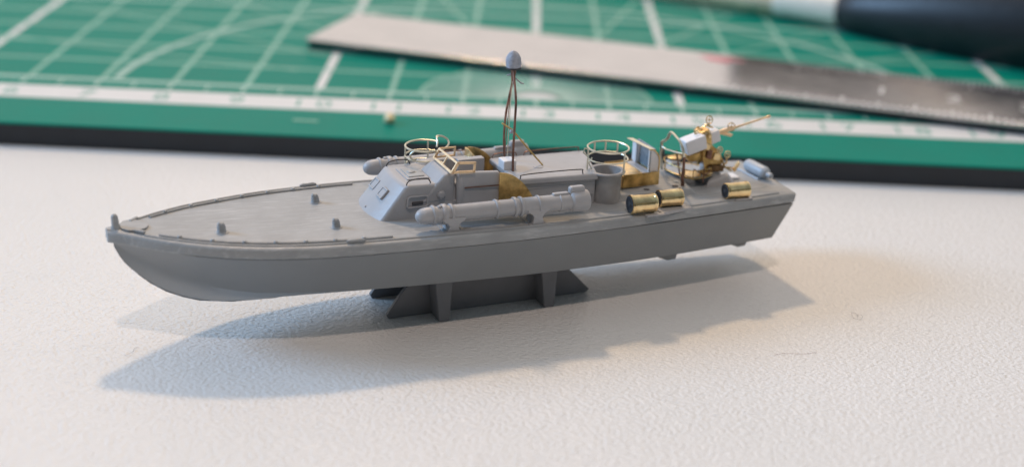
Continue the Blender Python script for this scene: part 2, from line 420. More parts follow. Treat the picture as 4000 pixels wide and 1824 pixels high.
for s in hull_stations():
    top = zd(s)-.110; t0 = max(.010, hb(s)-.002-.06*max(0, 1-s/.7)); ct = spline(s, CS, CT); cz = min(spline(s, CS, CZ), top-.004); kz = min(spline(s, KS, KZ), cz-.003)
    flare = .30*max(0, 1-s/2.4)
    half = []
    for k in range(7):
        u = k/6; q = u**(1+flare*2)          # concave flare forward
        half.append((ct+(t0-ct)*q, cz+(top-cz)*u))
    half = half[::-1]                           # deck edge -> chine
    bot = []
    for k in range(1, 5):
        u = k/4; bot.append((ct*(1-u), cz+(kz-cz)*(u**(.85))))
    sec = half+bot
    rake = 0
    ring = []
    last = s > 6.7
    def sx(z): return s + (.17*(z-.5)/.4 if last else (.06*(z-.5)/.4 if s > 6.4 else 0))
    full = [(t, z) for t, z in sec] + [(-t, z) for t, z in sec[-2::-1]]
    rings.append([bm.verts.new(P(sx(z), t, z)) for t, z in full])
n = len(rings[0])
for a, b in zip(rings, rings[1:]):
    for k in range(n-1): bm.faces.new((a[k], a[k+1], b[k+1], b[k]))
bm.faces.new(rings[-1]); bm.faces.new(rings[0])
for a, b in zip(rings, rings[1:]): bm.faces.new((a[0], b[0], b[-1], a[-1]))
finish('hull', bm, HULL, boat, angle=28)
# keel strip at the forefoot
bm = B(); kp = [P(s, 0, spline(s, KS, KZ)+.002) for s in [.25, .36, .5, .65, .8, 1.1, 1.5, 2.0, 2.4]]
tube(bm, kp, [.004, .006, .008, .009, .010, .010, .010, .008, .004], 8); finish('keel_strip', bm, HULL, boat)
# propeller struts under the stern (the small bumps below the chine)
for s0, t0, zt in ((5.46, .42, .37), (5.46, -.42, .37), (6.30, .40, .41), (6.30, -.40, .41)):
    bm = B(); slab(bm, [P(s0-.14, t0, .50), P(s0-.13, t0, zt+.01), P(s0+.03, t0, zt-.055), P(s0+.12, t0, zt-.05), P(s0+.17, t0, .50)], P(0, .04, 0))
    finish('shaft_strut', bm, HULL, boat, bevel=.012)

# deck moulding: top sheet, rounded edge, skirt that overhangs the hull
bm = B(); st = [0.0, .03, .07, .12, .2, .3, .4, .5, .65, .8, 1.0, 1.2, 1.4, 1.7, 2.0, 2.4, 2.8, 3.2, 3.6, 4.0, 4.4, 4.8, 5.2, 5.6, 6.0, 6.4, 6.7, 6.86]
rings = []
for s in st:
    z = zd(s); h = hb(s); skirt = .098 if s < 5 else .092
    last = s > 6.8
    prof = [(h-.03, z-.114), (h-.03, z-skirt+.002), (h+.014, z-skirt), (h+.022, z-skirt+.010), (h+.012, z-.034), (h+.002, z-.014), (h-.014, z-.003), (h-.04, z), (h*.5, z+.006), (0, z+.008)]
    if s < .1: prof = [(max(t, 0), zz) for t, zz in prof]
    full = prof+[(-t, zz) for t, zz in prof[-2::-1]]
    rings.append([bm.verts.new(P(s+(.03 if last else 0)*(zz > z-.02), t, zz)) for t, zz in full])
n = len(rings[0])
for a, b in zip(rings, rings[1:]):
    for k in range(n-1): bm.faces.new((a[k], a[k+1], b[k+1], b[k]))
    bm.faces.new((a[0], b[0], b[-1], a[-1]))
bm.faces.new(rings[0]); bm.faces.new(rings[-1])
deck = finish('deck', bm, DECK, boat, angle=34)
# raised covering strips running just inside the deck edge (both sides)
def deckline(s0, s1, inset, side, n=20, dz=0.0, ease=0):
    inset = inset*1.0
    out_ = []
    for i in range(n+1):
        s = s0+(s1-s0)*i/n
        out_.append(P(s, side*(hb(s)-inset), zd(s)+dz))
    return out_
for side in (1, -1):
    bm = B(); tube(bm, deckline(.30, 6.7, .056, side, 40, .001), .015, 8); finish('edge_strip', bm, DECK, boat)
    bm = B(); tr = tube(bm, deckline(.42, 2.42 if side > 0 else 2.5, .115, side, 30, .006), .016, 8)
    rail = finish('toe_rail', bm, DECK, boat)
    for i in range(7):
        s = .58+i*.262
        p = P(s, side*(hb(s)-.115), zd(s)+.004)
        bm = B(); lathe(bm, [(0, .024), (.014, .022), (.026, .015), (.030, .004)], p, n=10); finish('stanchion', bm, DECK, rail)
    # fairlead on the edge
    s = 2.06; p = P(s, side*(hb(s)-.055), zd(s)+.02)
    bm = B(); d = (P(2.12, side*hb(2.12), zd(2.12))-P(2.0, side*hb(2.0), zd(2.0))).normalized()
    tube(bm, [p-d*.085, p-d*.05, p, p+d*.05, p+d*.085], [.008, .022, .017, .022, .008], 10); finish('cleat', bm, DECK, boat)
# bow fittings
bm = B(); lathe(bm, [(0, .050), (.02, .042), (.04, .034), (.10, .032), (.125, .028), (.138, .016), (.142, .002)], P(.085, 0, 1.106), P(-.10, 0, 1), n=16); finish('bow_post', bm, DECK, boat)
bm = B(); hull_pts = [P(.12, .055, 1.112), P(.17, .11, 1.11), P(.25, .13, 1.106), P(.34, .07, 1.10), P(.37, 0, 1.098), P(.34, -.10, 1.10), P(.25, -.17, 1.106), P(.16, -.13, 1.11), P(.12, -.055, 1.112)]
slab(bm, hull_pts, (0, 0, .016)); finish('bow_plate', bm, DECK, boat, bevel=.006)
for tt, a in ((.15, .9), (-.16, -.9)):
    bm = B(); obox(bm, P(.265, tt, 1.116), (1, -a, 0), (a, 1, 0), (0, 0, 1), .11, .035, .028); finish('fairlead', bm, DECK, boat, bevel=.010)
# cowl ventilators
for s, t, h, r in ((2.0, -.32, .085, .042), (2.0, .37, .085, .040), (.97, .25, .095, .044)):
    z = zd(s)
    bm = B(); tube(bm, [P(s, t, z-.005), P(s, t, z+.012), P(s, t, z+.03), P(s-.004, t, z+h*.65), P(s-.012, t, z+h*.86), P(s-.030, t, z+h)], [r*1.25, r*1.05, r*.9, r*.9, r*.80, r*.35], 14)
    v = finish('ventilator', bm, DECK, boat)
    bm = B(); lathe(bm, [(0, r*1.5), (.008, r*1.4), (.010, r*.9)], P(s, t, z+.003), n=16); finish('base_ring', bm, DECK, v)

# ---------------- forward chart house
ZC = 1.355
def prism_z(bm, bot, top): return hexa(bm, bot+top)
bm = B()
# chamfered footprint: blunt three-sided nose
arc_ = [(.345, 0), (.25, .5), (.13, .85), (0, 1), (-.13, .85), (-.25, .5), (-.345, 0)]
b_ = [P(2.42-.085*k, t, 1.0) for t, k in arc_] + [P(3.20, -.35, 1.0), P(3.20, .355, 1.0)]
t_ = [P(2.70-.035*k, t*.94, ZC) for t, k in arc_] + [P(3.20, -.335, ZC-.01), P(3.20, .335, ZC-.01)]
vb = [bm.verts.new(p) for p in b_]; vt = [bm.verts.new(p) for p in t_]
bm.faces.new(vb); bm.faces.new(vt)
for i in range(9): bm.faces.new((vb[i], vb[(i+1) % 9], vt[(i+1) % 9], vt[i]))
cabin = finish('chart_house', bm, GREY, boat, bevel=.034, seg=4)
sl = (Vector(t_[3])-Vector(b_[3])).normalized()          # up the front slope
nrm = Vector((-sl.z, 0, sl.x))
for tt in (.085, -.20):
    k = 1-(abs(tt)/.345)**2
    c = P(2.42-.085*k, tt, 1.0).lerp(P(2.70-.035*k, tt*.94, ZC), .62)+nrm*.004
    bm = B()
    for sg in (-1, 1):
        obox(bm, c+sl*sg*.048, sl, (0, 1, 0), nrm, .018, .125, .022)
        obox(bm, c+Vector((0, sg*.056, 0)), sl, (0, 1, 0), nrm, .084, .018, .021)
    w_ = finish('front_window', bm, GREY, cabin, bevel=.004)
    bm = B(); obox(bm, c, sl, (0, 1, 0), nrm, .080, .096, .010); finish('pane', bm, GREY, w_, bevel=.003)
bm = B(); lathe(bm, [(0, .012), (.008, .006)], Vector(b_[3]).lerp(Vector(t_[3]), .2)+nrm*.001, nrm, n=10); finish('rivet', bm, GREY, cabin)
# side windows
def side_face(s, z): return P(s, lerp(z, [1.0, 1.35], [.350, .332]), z)
w_ = None
bm = B(); tube(bm, smooth_path([P(2.70, .352, 1.15), P(2.79, .351, 1.148), P(2.885, .352, 1.15), P(2.895, .347, 1.20), P(2.885, .342, 1.245), P(2.79, .343, 1.247), P(2.715, .342, 1.245), P(2.70, .347, 1.20)], 4, True), .0105, 7, True)
w_ = finish('side_window', bm, GREY, cabin)
bm = B(); tube(bm, [P(2.745, .345, 1.182), P(2.85, .345, 1.184)], .016, 10, flat=1); finish('pane', bm, HOLE, w_)
bm = B(); lathe(bm, [(0, .042), (.018, .040), (.030, .028), (.034, .004)], P(3.03, .345, 1.245), P(0, 1, 0), n=18); finish('side_lamp', bm, GREY, cabin)
bm = B(); lathe(bm, [(0, .03), (.012, .028), (.018, .01)], P(2.94, .348, 1.13), P(0, 1, 0), n=14); finish('side_boss', bm, GREY, cabin)
# roof hatch
bm = B(); box(bm, 2.755, 2.975, -.17, .17, ZC-.01, ZC+.010); ht = finish('roof_hatch', bm, GREY, cabin, bevel=.006)
bm = B(); box(bm, 2.785, 2.945, -.125, .125, ZC, ZC+.019); finish('hatch_cover', bm, DECK, ht, bevel=.006)
bm = B(); lathe(bm, [(0, .045), (.012, .035), (.018, .012)], P(2.85, 0, ZC+.017), n=16); finish('hatch_knob', bm, DECK, ht)
# handrails on the chart house roof
for tt in (.29, -.29):
    bm = B(); z0 = ZC-.01; h = .048
    tube(bm, smooth_path([P(2.705, tt, z0), P(2.71, tt, z0+.025), P(2.74, tt, z0+h), P(2.82, tt, z0+h+.012), P(2.91, tt, z0+h+.004), P(2.935, tt, z0+.028), P(2.945, tt, z0)], 4), .0058, 7)
    finish('handrail', bm, DARKW, boat)
# ---------------- bridge (offset to port)
bm = B()
bb_ = [P(2.905, .375, ZC-.09), P(2.905, -.145, ZC-.09), P(3.20, -.145, ZC-.09), P(3.20, .375, ZC-.09)]
tt_ = [P(3.055, .365, 1.445), P(3.055, -.08, 1.445), P(3.20, -.08, 1.445), P(3.20, .365, 1.445)]
front = [P(2.93, .36, ZC-.02), P(2.93, -.14, ZC-.02)]
bm = B(); hexa(bm, [P(2.80, .345, 1.16), P(3.175, .345, 1.16), P(3.175, -.18, 1.16), P(2.80, -.18, 1.16), P(3.075, .348, 1.447), P(3.175, .348, 1.45), P(3.175, -.085, 1.45), P(3.075, -.085, 1.447)])
bridge = finish('bridge_front', bm, GREY, boat, bevel=.034, seg=4)
bm = B(); tube(bm, [P(3.215, .372, 1.0), P(3.215, .365, 1.2), P(3.215, .345, 1.40), P(3.215, .335, 1.435), P(3.215, .325, 1.45)], [.036, .036, .034, .028, .012], 16); finish('corner_post', bm, GREY, boat)
# cockpit walls: port, starboard, aft coaming, floor
bm = B(); hexa(bm, [P(3.19, .35, 1.0), P(3.62, .35, 1.0), P(3.62, .40, 1.0), P(3.19, .40, 1.0), P(3.19, .31, 1.455), P(3.62, .31, 1.425), P(3.62, .375, 1.425), P(3.19, .375, 1.455)])
cw = finish('cockpit_side', bm, GREY, boat, bevel=.024, seg=3)
bm = B(); tube(bm, [P(3.25, .392, 1.305), P(3.60, .398, 1.30)], .006, 6); finish('side_rail', bm, COPPER, boat)
bm = B(); hexa(bm, [P(3.05, -.44, 1.0), P(3.62, -.44, 1.0), P(3.62, -.34, 1.0), P(3.05, -.34, 1.0), P(3.05, -.42, 1.36), P(3.62, -.42, 1.345), P(3.62, -.33, 1.345), P(3.05, -.33, 1.36)])
finish('cockpit_side', bm, GREY, boat, bevel=.02)
bm = B(); box(bm, 3.16, 3.64, -.36, .36, 1.0, 1.18); finish('cockpit_floor', bm, GREY, boat, bevel=.008)
bm = B(); box(bm, 3.42, 3.70, -.30, -.21, 1.15, 1.37); finish('instrument_console', bm, GREY, boat, bevel=.012)
bm = B(); tube(bm, [P(3.30, -.43, 1.40), P(3.60, -.43, 1.39)], .006, 6); finish('side_rail', bm, COPPER, boat)
# windscreen frames
def frame(name, c00, c10, c11, c01, m, parent, mull=True, w=.020, th=.012):
    """flat etched frame with bars around a quad, one object"""
    c00, c10, c11, c01 = map(Vector, (c00, c10, c11, c01)); nn = (c10-c00).cross(c01-c00).normalized()
    bm = B()
    def bar(a, b, ww=w):
        d = (b-a).normalized(); s = nn.cross(d).normalized()
        obox(bm, (a+b)/2, d, s, nn, (b-a).length+ww*.8, ww, th)
    for a, b in ((c00, c10), (c10, c11), (c11, c01), (c01, c00)): bar(a, b)
    if mull: bar((c00+c10)/2, (c01+c11)/2, w*.8)
    return finish(name, bm, m, parent, smooth=False, bevel=.002)
frame('windscreen', P(3.11, .39, 1.470), P(3.11, -.08, 1.470), P(3.165, -.08, 1.552), P(3.165, .39, 1.56), TAN, boat)
frame('windscreen_side', P(3.125, .392, 1.468), P(3.34, .392, 1.46), P(3.345, .392, 1.545), P(3.18, .392, 1.556), TAN, boat, False, .024)
frame('windscreen_side', P(3.125, -.085, 1.468), P(3.325, -.085, 1.47), P(3.33, -.085, 1.55), P(3.18, -.085, 1.552), TAN, boat, False, .018)
# brass splinter shields behind the cockpit
def shield(side, t0, curl):
    bm = B(); n = 18; inner = []; top = []
    for i in range(n+1):
        u = i/n; s = 3.60+.345*u
        z = 1.425-.02*u-.245*(u**2.3)
        tt = t0 + curl*math.sin(u*math.pi*.6)*.5
        inner.append(P(s, side*tt, 1.02)); top.append(P(s, side*tt, z))
    hv = [b-a for a, b in zip(inner, top)]
    ribbon(bm, inner, hv, .012)
    return finish('splinter_shield', bm, TARN, boat)
shield(1, .40, .035); 
sh2 = shield(-1, .42, .03)
bm = B(); ribbon(bm, [P(3.575, -.425, 1.06), P(3.585, -.36, 1.06), P(3.63, -.30, 1.06)], [P(0, 0, .365), P(0, 0, .36), P(0, 0, .30)], .010); finish('flange', bm, BRASS, sh2)

# ---------------- forward (starboard) gun tub with open wire rings
FC = (3.09, -.30)
def ring(bm, cs, ct, z, rad, wire, a0=0, a1=360, n=40, sx=1, tilt=0, flat=1.0):
    pts = []
    closed = abs(a1-a0) >= 359.9
    for i in range(n if closed else n+1):
        a = R(a0+(a1-a0)*i/n)
        pts.append(P(cs+math.cos(a)*rad*sx, ct+math.sin(a)*rad, z+tilt*math.cos(a)))
    tube(bm, pts, wire, 7, closed, flat)
bm = B(); lathe(bm, [(0, .19), (.24, .19), (.255, .195), (.27, .19), (.272, .155), (.20, .15)], P(FC[0], FC[1], 1.02), n=32); finish('gun_tub', bm, GREY, boat)
bm = B(); lathe(bm, [(0, .075), (.05, .085), (.12, .08), (.16, .05), (.17, .01)], P(FC[0]+.05, FC[1]+.02, 1.22), n=20)
for v in bm.verts: v.co.x = FC[0]+.06+(v.co.x-FC[0]-.06)*1.6
finish('gun_mount', bm, GREY, boat)
bm = B()
ring(bm, FC[0], FC[1]+.02, 1.335, .185, .0085, 150, 400)
ring(bm, FC[0], FC[1]+.02, 1.425, .19, .0085, 60, 330)
ring(bm, FC[0], FC[1]+.02, 1.525, .19, .0095, 50, 330)
# left side: the two rails join in a bend
tube(bm, smooth_path([P(2.945, -.16, 1.525), P(2.915, -.17, 1.50), P(2.905, -.18, 1.475), P(2.915, -.17, 1.445), P(2.945, -.16, 1.425)], 4), .0095, 7)
for a in (75, 200, 300): 
    x = FC[0]+math.cos(R(a))*.188; y = FC[1]+.02+math.sin(R(a))*.188
    tube(bm, [P(x, y, 1.27 if a == 75 else 1.32), P(x, y, 1.53)], .009, 7)
tube(bm, smooth_path([P(3.17, -.16, 1.545), P(3.19, -.20, 1.575), P(3.20, -.24, 1.605), P(3.22, -.29, 1.612), P(3.29, -.31, 1.595), P(3.335, -.29, 1.56), P(3.31, -.22, 1.53), P(3.22, -.14, 1.515)], 5), .0095, 7)
gr = finish('gun_guard_rail', bm, NICKEL, boat)

# ---------------- day cabin
bm = B(); hexa(bm, [P(3.84, -.335, .98), P(4.86, -.335, .98), P(4.66, .335, .98), P(3.84, .335, .98), P(3.84, -.335, 1.265), P(4.86, -.335, 1.265), P(4.66, .335, 1.265), P(3.84, .335, 1.265)]); dc = finish('day_cabin', bm, GREY, boat, bevel=.01)
bm = B()
hexa(bm, [P(3.80, -.355, 1.255), P(4.88, -.375, 1.235), P(4.68, .375, 1.238), P(3.80, .36, 1.255), P(3.80, -.345, 1.318), P(4.88, -.365, 1.298), P(4.67, .36, 1.30), P(3.80, .345, 1.318)])
finish('cabin_roof', bm, GREY, dc, bevel=.022, seg=3)
bm = B(); box(bm, 3.88, 4.64, .33, .345, 1.085, 1.10); finish('side_ledge', bm, GREY, dc, bevel=.005)
bm = B(); box(bm, 3.88, 4.64, .33, .341, 1.20, 1.215); finish('side_ledge', bm, GREY, dc, bevel=.004)
for (s0, s1, tt) in ((3.845, 4.52, .33), (3.83, 4.10, -.335), (4.18, 4.80, -.345)):
    z0 = lerp((s0+s1)/2, [3.8, 4.86], [1.318, 1.298])
    bm = B(); tube(bm, smooth_path([P(s0, tt, z0-.005), P(s0+.008, tt, z0+.025), P(s0+.035, tt, z0+.042), P((s0+s1)/2, tt, z0+.047), P(s1-.03, tt, z0+.040), P(s1-.008, tt, z0+.022), P(s1, tt, z0-.01)], 4), .0055, 7)
    finish('handrail', bm, DARKW if tt > 0 else COPPER, boat)
bm = B(); lathe(bm, [(0, .05), (.006, .048), (.008, .02)], P(4.17, .03, 1.309), n=18); finish('mast_heel_plate', bm, GREY, boat)
# white step under the mast
bm = B(); box(bm, 3.795, 3.93, -.10, .05, 1.31, 1.405); finish('mast_step', bm, WHITE, boat, bevel=.012)
# ---------------- tripod mast with dome
mast = tag(empty('mast', P(3.90, -.09, 1.31)), 'slender copper wire tripod mast with grey dome')
mast.parent = boat
def mch(o): o.parent = mast; o.matrix_parent_inverse = Matrix.Translation(-Vector(P(3.90, -.09, 1.31))); return o
bm = B(); tube(bm, smooth_path([P(3.87, .10, 1.30), P(3.862, .105, 1.55), P(3.868, .10, 1.80), P(3.882, .07, 2.02), P(3.90, -.03, 2.20), P(3.912, -.075, 2.29)], 5), .0125, 8); mch(finish('leg', bm, COPPER))
bm = B(); tube(bm, smooth_path([P(3.94, -.27, 1.31), P(3.925, -.275, 1.55), P(3.93, -.265, 1.78), P(3.945, -.23, 1.98), P(3.93, -.13, 2.17), P(3.914, -.10, 2.29)], 5), .0125, 8); mch(finish('leg', bm, COPPER))
bm = B(); tube(bm, [P(4.235, 0, 1.312), P(4.06, -.02, 1.51), P(3.91, -.04, 1.69), P(3.80, -.05, 1.765)], .0085, 7); mch(finish('brace', bm, TARN))
bm = B(); tube(bm, [P(3.90, -.12, 1.40), P(3.905, -.11, 1.9), P(3.912, -.09, 2.28)], .0045, 6); mch(finish('halyard', bm, NICKEL))
bm = B(); tube(bm, [P(3.87, -.12, 1.40), P(3.885, -.10, 1.85), P(3.905, -.085, 2.28)], .004, 6); mch(finish('halyard', bm, COPPER))
bm = B(); tube(bm, [P(3.912, -.085, 2.17), P(3.912, -.085, 2.295)], [.018, .028], 10); mch(finish('mast_head', bm, COPPER))
bm = B(); lathe(bm, [(0, .050), (.008, .072), (.022, .074), (.026, .05)], P(3.914, -.09, 2.285), n=20); mch(finish('dome_base', bm, HOLE))
bm = B(); lathe(bm, [(0, .060), (.01, .074), (.05, .077), (.09, .073), (.125, .058), (.15, .038), (.165, .015), (.168, .001)], P(3.914, -.09, 2.303), P(-.06, 0, 1), n=24)
for v in bm.verts: v.co += Vector(noise.noise_vector(v.co*25))*.0035
mch(finish('radar_dome', bm, DOME))
bm = B(); tube(bm, [P(3.92, -.08, 2.21), P(3.98, -.05, 2.155), P(4.005, -.03, 2.15)], [.006, .009, .006], 7); mch(finish('signal_arm', bm, PALE))
bm = B(); tube(bm, [P(3.86, -.12, 2.22), P(3.90, -.1, 2.235)], .009, 7); mch(finish('signal_arm', bm, PALE))
bm = B(); lathe(bm, [(0, .014), (.02, .02), (.04, .012)], P(3.895, -.03, 1.66), n=10); mch(finish('spreader_clamp', bm, PALE))

# ---------------- aft gun tub with wire rings
TC = (4.815, .265)
bm = B(); lathe(bm, [(0, .152), (.02, .148), (.275, .150), (.287, .160), (.290, .180), (.300, .186), (.312, .182), (.318, .170), (.312, .142), (.24, .132), (.20, .128), (.18, .001)], P(TC[0], TC[1], .985), n=48)
finish('gun_tub', bm, TUBG, boat, angle=30)
bm = B()
ring(bm, TC[0], TC[1], 1.420, .200, .0085)
ring(bm, TC[0], TC[1], 1.528, .205, .0095)
for a in (62, 195):
    x = TC[0]+math.cos(R(a))*.20; y = TC[1]+math.sin(R(a))*.20
    tube(bm, [P(x, y, 1.29), P(x, y, 1.53)], .0088, 7)
for a in (255, 290, 325):
    x = TC[0]+math.cos(R(a))*.2; y = TC[1]+math.sin(R(a))*.2
    tube(bm, [P(x, y, 1.42), P(x, y, 1.53)], .0095, 7)
tube(bm, [P(4.65, .20, 1.50), P(4.60, .18, 1.51), P(4.58, .19, 1.47), P(4.63, .22, 1.43)], .008, 6)
tube(bm, [P(4.65, .25, 1.43), P(4.60, .28, 1.39), P(4.63, .30, 1.33)], .008, 6)
finish('gun_guard_rail', bm, NICKEL, boat)

# ---------------- torpedo tubes
def torpedo(side):
    T = .68 if side > 0 else -.62
    z0 = 1.175; Cc = lambda s: P(s, side*abs(T) if side > 0 else T, z0)
    z0 = 1.175 if side > 0 else 1.235
    s0, s1 = (2.66, 4.40)
    if side < 0: s0, s1 = 2.57, 4.34
    root = empty('torpedo_tube', P(s0, T, zd(3)))
    root.parent = boat
    tag(root, 'port torpedo tube, fully visible along the deck edge' if side > 0 else 'starboard torpedo tube, half hidden behind the cabin')
    def ch(o): o.parent = root; o.matrix_parent_inverse = Matrix.Translation(-Vector(P(s0, T, zd(3)))); return o
    r = .079
    toe = .03 if side > 0 else -.02
    def pt(u): s = s0+u; return P(s, T+toe*(u/1.7-.5), z0)
    L = s1-s0
    bm = B(); us = [0, .008, .03, .06, .10, .14, .5, 1.0, L-.19, L-.175, L-.165, L-.02, L-.006, L]
    rs = [.006, .030, .055, .071, .079, .080, .080, .080, .080, .098, .103, .104, .098, .080]
    tube(bm, [pt(u) for u in us], rs, 24); ch(finish('barrel', bm, GREY))
    for u, ww, rr_ in ((.17, .030, .093), (.275, .05, .098), (.345, .03, .094), (.79, .026, .092), (.98, .034, .097), (1.04, .03, .097), (1.22, .024, .091), (L-.30, .02, .087)):
        bm = B(); a = pt(u); d = (pt(u+.1)-a).normalized()
        lathe(bm, [(-ww/2, .07), (-ww/2, rr_-.006), (-ww/4, rr_), (ww/4, rr_), (ww/2, rr_-.006), (ww/2, .07)], a, d, n=24, cap=False); ch(finish('band', bm, GREY))
    for u in (.35, 1.20):
        c = pt(u); zb = zd(s0+u)
        prof = [(-.115, z0-.015), (-.110, z0-.040), (-.065, z0-.068), (-.045, z0-.10), (-.062, zb-.002), (.062, zb-.002), (.045, z0-.10), (.065, z0-.068), (.110, z0-.040), (.115, z0-.015)]
        bm = B(); slab(bm, [P(s0+u+a_, T-.085, z_) for a_, z_ in prof], P(0, .172, 0)); ch(finish('support', bm, GREY, bevel=.008))
        bm = B(); box(bm, s0+u-.09, s0+u+.09, T-.14, T+.11, zb-.002, zb+.012); ch(finish('base_plate', bm, DECK, bevel=.004))
    bm = B(); e_ = pt(L-.36)
    box(bm, s0+L-.37, s0+L-.20, T-.03, T+.03, z0+.05, z0+.098); ch(finish('breech_box', bm, GREY, bevel=.018))
    bm = B(); box(bm, s0+L-.20, s0+L-.035, T-.04, T+.04, z0+.05, z0+.150); ch(finish('breech_box', bm, GREY, bevel=.030))
    bm = B(); lathe(bm, [(0, .020), (.012, .018), (.018, .008)], P(s0+.23, T, z0+.078), n=12); ch(finish('top_lug', bm, GREY))
    return root
torpedo(1); torpedo(-1)

# ---------------- aft engine casing with holes, plinth
bm = B()
zt = 1.048
hexa(bm, [P(4.9, .40, .95), P(5.84, .40, .95), P(5.92, -.40, .95), P(4.9, -.40, .95), P(4.9, .335, zt), P(5.76, .335, zt-.012), P(5.86, -.335, zt-.012), P(4.9, -.335, zt)])
cs_ = finish('engine_casing', bm, DECK, boat, bevel=.02, seg=3)
for s, t in ((5.28, .27), (5.62, .255), (5.60, -.27)):
    bm = B(); lathe(bm, [(0, .030), (.002, .030)], P(s, t, zt-.006), n=16)
    for v in bm.verts: v.co.x = s+(v.co.x-s)*1.15
    finish('casing_hole', bm, HOLE, cs_)
bm = B(); hexa(bm, [P(5.7, .44, .94), P(6.72, .36, .93), P(6.72, -.36, .93), P(5.7, -.44, .94), P(5.7, .40, .975), P(6.68, .33, .955), P(6.68, -.33, .955), P(5.7, -.40, .975)])
finish('after_deck_panel', bm, DECK, boat, bevel=.008)

# ---------------- brass tray with upright white shield
tray = tag(empty('ammunition_tray', P(5.24, 0, 1.05)), 'brass tray with an upright white shield'); tray.parent = boat
def tch(o): o.parent = tray; o.matrix_parent_inverse = Matrix.Translation(-Vector(P(5.24, 0, 1.05))); return o
bm = B(); box(bm, 5.035, 5.445, .205, .218, 1.062, 1.200); tch(finish('side_plate', bm, TARN, bevel=.003))
bm = B(); box(bm, 5.035, 5.445, -.218, -.205, 1.062, 1.200); tch(finish('side_plate', bm, TARN, bevel=.003))
bm = B(); box(bm, 5.035, 5.44, -.205, .205, 1.165, 1.190); tch(finish('floor', bm, BRASS, bevel=.003))
bm = B(); box(bm, 5.025, 5.038, -.2, .2, 1.062, 1.190); tch(finish('end_plate', bm, BRASS, bevel=.003))
bm = B(); box(bm, 5.27, 5.36, -.195, .19, 1.190, 1.195); tch(finish('sill', bm, GREY, bevel=.003))
bm = B(); box(bm, 5.405, 5.425, -.215, .15, 1.18, 1.42); tch(finish('back_panel', bm, BLUEP, bevel=.003))
bm = B(); box(bm, 5.36, 5.405, -.235, -.15, 1.178, 1.405); tch(finish('shield_cheek', bm, WHITE, bevel=.004))
# port cheek with curved top outlined in brass
prof = [(5.335, 1.19), (5.335, 1.425), (5.36, 1.430), (5.39, 1.418), (5.42, 1.39), (5.445, 1.35), (5.455, 1.30), (5.455, 1.19)]
bm = B(); slab(bm, [P(s, .16, z) for s, z in prof], P(0, .016, 0)); tch(finish('shield_cheek', bm, WHITE, bevel=.003))
bm = B(); box(bm, 5.345, 5.352, .176, .181, 1.19, 1.405); tch(finish('cheek_groove', bm, BLUEP))
bm = B(); ribbon(bm, [P(s, .155, z) for s, z in prof[1:]], P(0, .03, 0), .010); tch(finish('cheek_rim', bm, TARN))
bm = B(); hexa(bm, [P(5.315, -.27, 1.412), P(5.37, -.25, 1.412), P(5.385, .185, 1.425), P(5.335, .185, 1.43), P(5.310, -.28, 1.420), P(5.37, -.25, 1.422), P(5.385, .185, 1.435), P(5.335, .185, 1.438)])
tch(finish('shield_roof', bm, NICKEL, bevel=.003))
# rows of marks on the back panel (shells in their rack)
bm = B()
for j in range(9):
    for i in range(7):
        tube(bm, [P(5.402, -.12+i*.038, 1.205+j*.022), P(5.394, -.12+i*.038, 1.207+j*.022)], [.0085, .004], 6)
tag(tch(finish('rack_studs', bm, PALE)), kind='stuff')

# ---------------- aft gun: platform, hoop, mounting, barrel
gun = tag(empty('deck_gun', P(6.1, 0, .97)), 'brass and white deck gun with hoop rail and long barrel pointing aft'); gun.parent = boat
def gch(o): o.parent = gun; o.matrix_parent_inverse = Matrix.Translation(-Vector(P(6.1, 0, .97))); return o
# hoop rail (transverse)
bm = B()
tube(bm, smooth_path([P(5.72, -.22, 1.06), P(5.66, -.15, 1.22), P(5.63, -.10, 1.34), P(5.62, -.085, 1.405), P(5.62, -.02, 1.445), P(5.62, .03, 1.49), P(5.62, .06, 1.545), P(5.62, .10, 1.562), P(5.62, .18, 1.548), P(5.62, .28, 1.515), P(5.63, .335, 1.45), P(5.64, .345, 1.38)], 5), .016, 8, flat=.8)
gch(finish('hoop', bm, NICKEL))
bm = B(); tube(bm, [P(5.64, .345, 1.40), P(5.66, .32, 1.25), P(5.68, .28, 1.13), P(5.71, .25, 1.03)], [.012, .015, .017, .021], 8); gch(finish('hoop_post', bm, COPPER))
bm = B(); tube(bm, smooth_path([P(5.63, -.09, 1.36), P(5.63, -.02, 1.35), P(5.62, .1, 1.37), P(5.62, .22, 1.388), P(5.63, .33, 1.41)], 4), .009, 7); gch(finish('cross_bar', bm, NICKEL))
bm = B(); slab(bm, [P(5.64, -.10, 1.34), P(5.70, -.17, 1.29), P(5.72, -.20, 1.20), P(5.69, -.17, 1.18), P(5.65, -.11, 1.25)], P(.012, 0, 0)); gch(finish('plate', bm, HOLE))
# platform
out_ = [P(5.73, -.17, 1.062), P(5.76, .0, 1.062), P(5.80, .12, 1.062), P(5.86, .19, 1.062), P(5.98, .19, 1.062), P(6.10, .14, 1.062), P(6.16, -.06, 1.062), P(6.10, -.26, 1.062), P(5.95, -.34, 1.062), P(5.80, -.30, 1.062)]
bm = B(); slab(bm, out_, (0, 0, .012)); gch(finish('platform', bm, PALE, bevel=.004))
bm = B(); slab(bm, [P(5.80, .02, 1.076), P(5.86, .16, 1.076), P(5.98, .16, 1.076), P(6.0, .02, 1.076), P(5.9, -.06, 1.076)], (0, 0, .006)); gch(finish('foot_plate', bm, BRASS))
bm = B(); tube(bm, [p+Vector((0, 0, .010)) for p in out_], .0085, 7, True); gch(finish('platform_rim', bm, TARN))
bm = B(); tube(bm, [p+Vector((0, 0, .095)) for p in smooth_path(out_, 3, True)], .0052, 6, True)
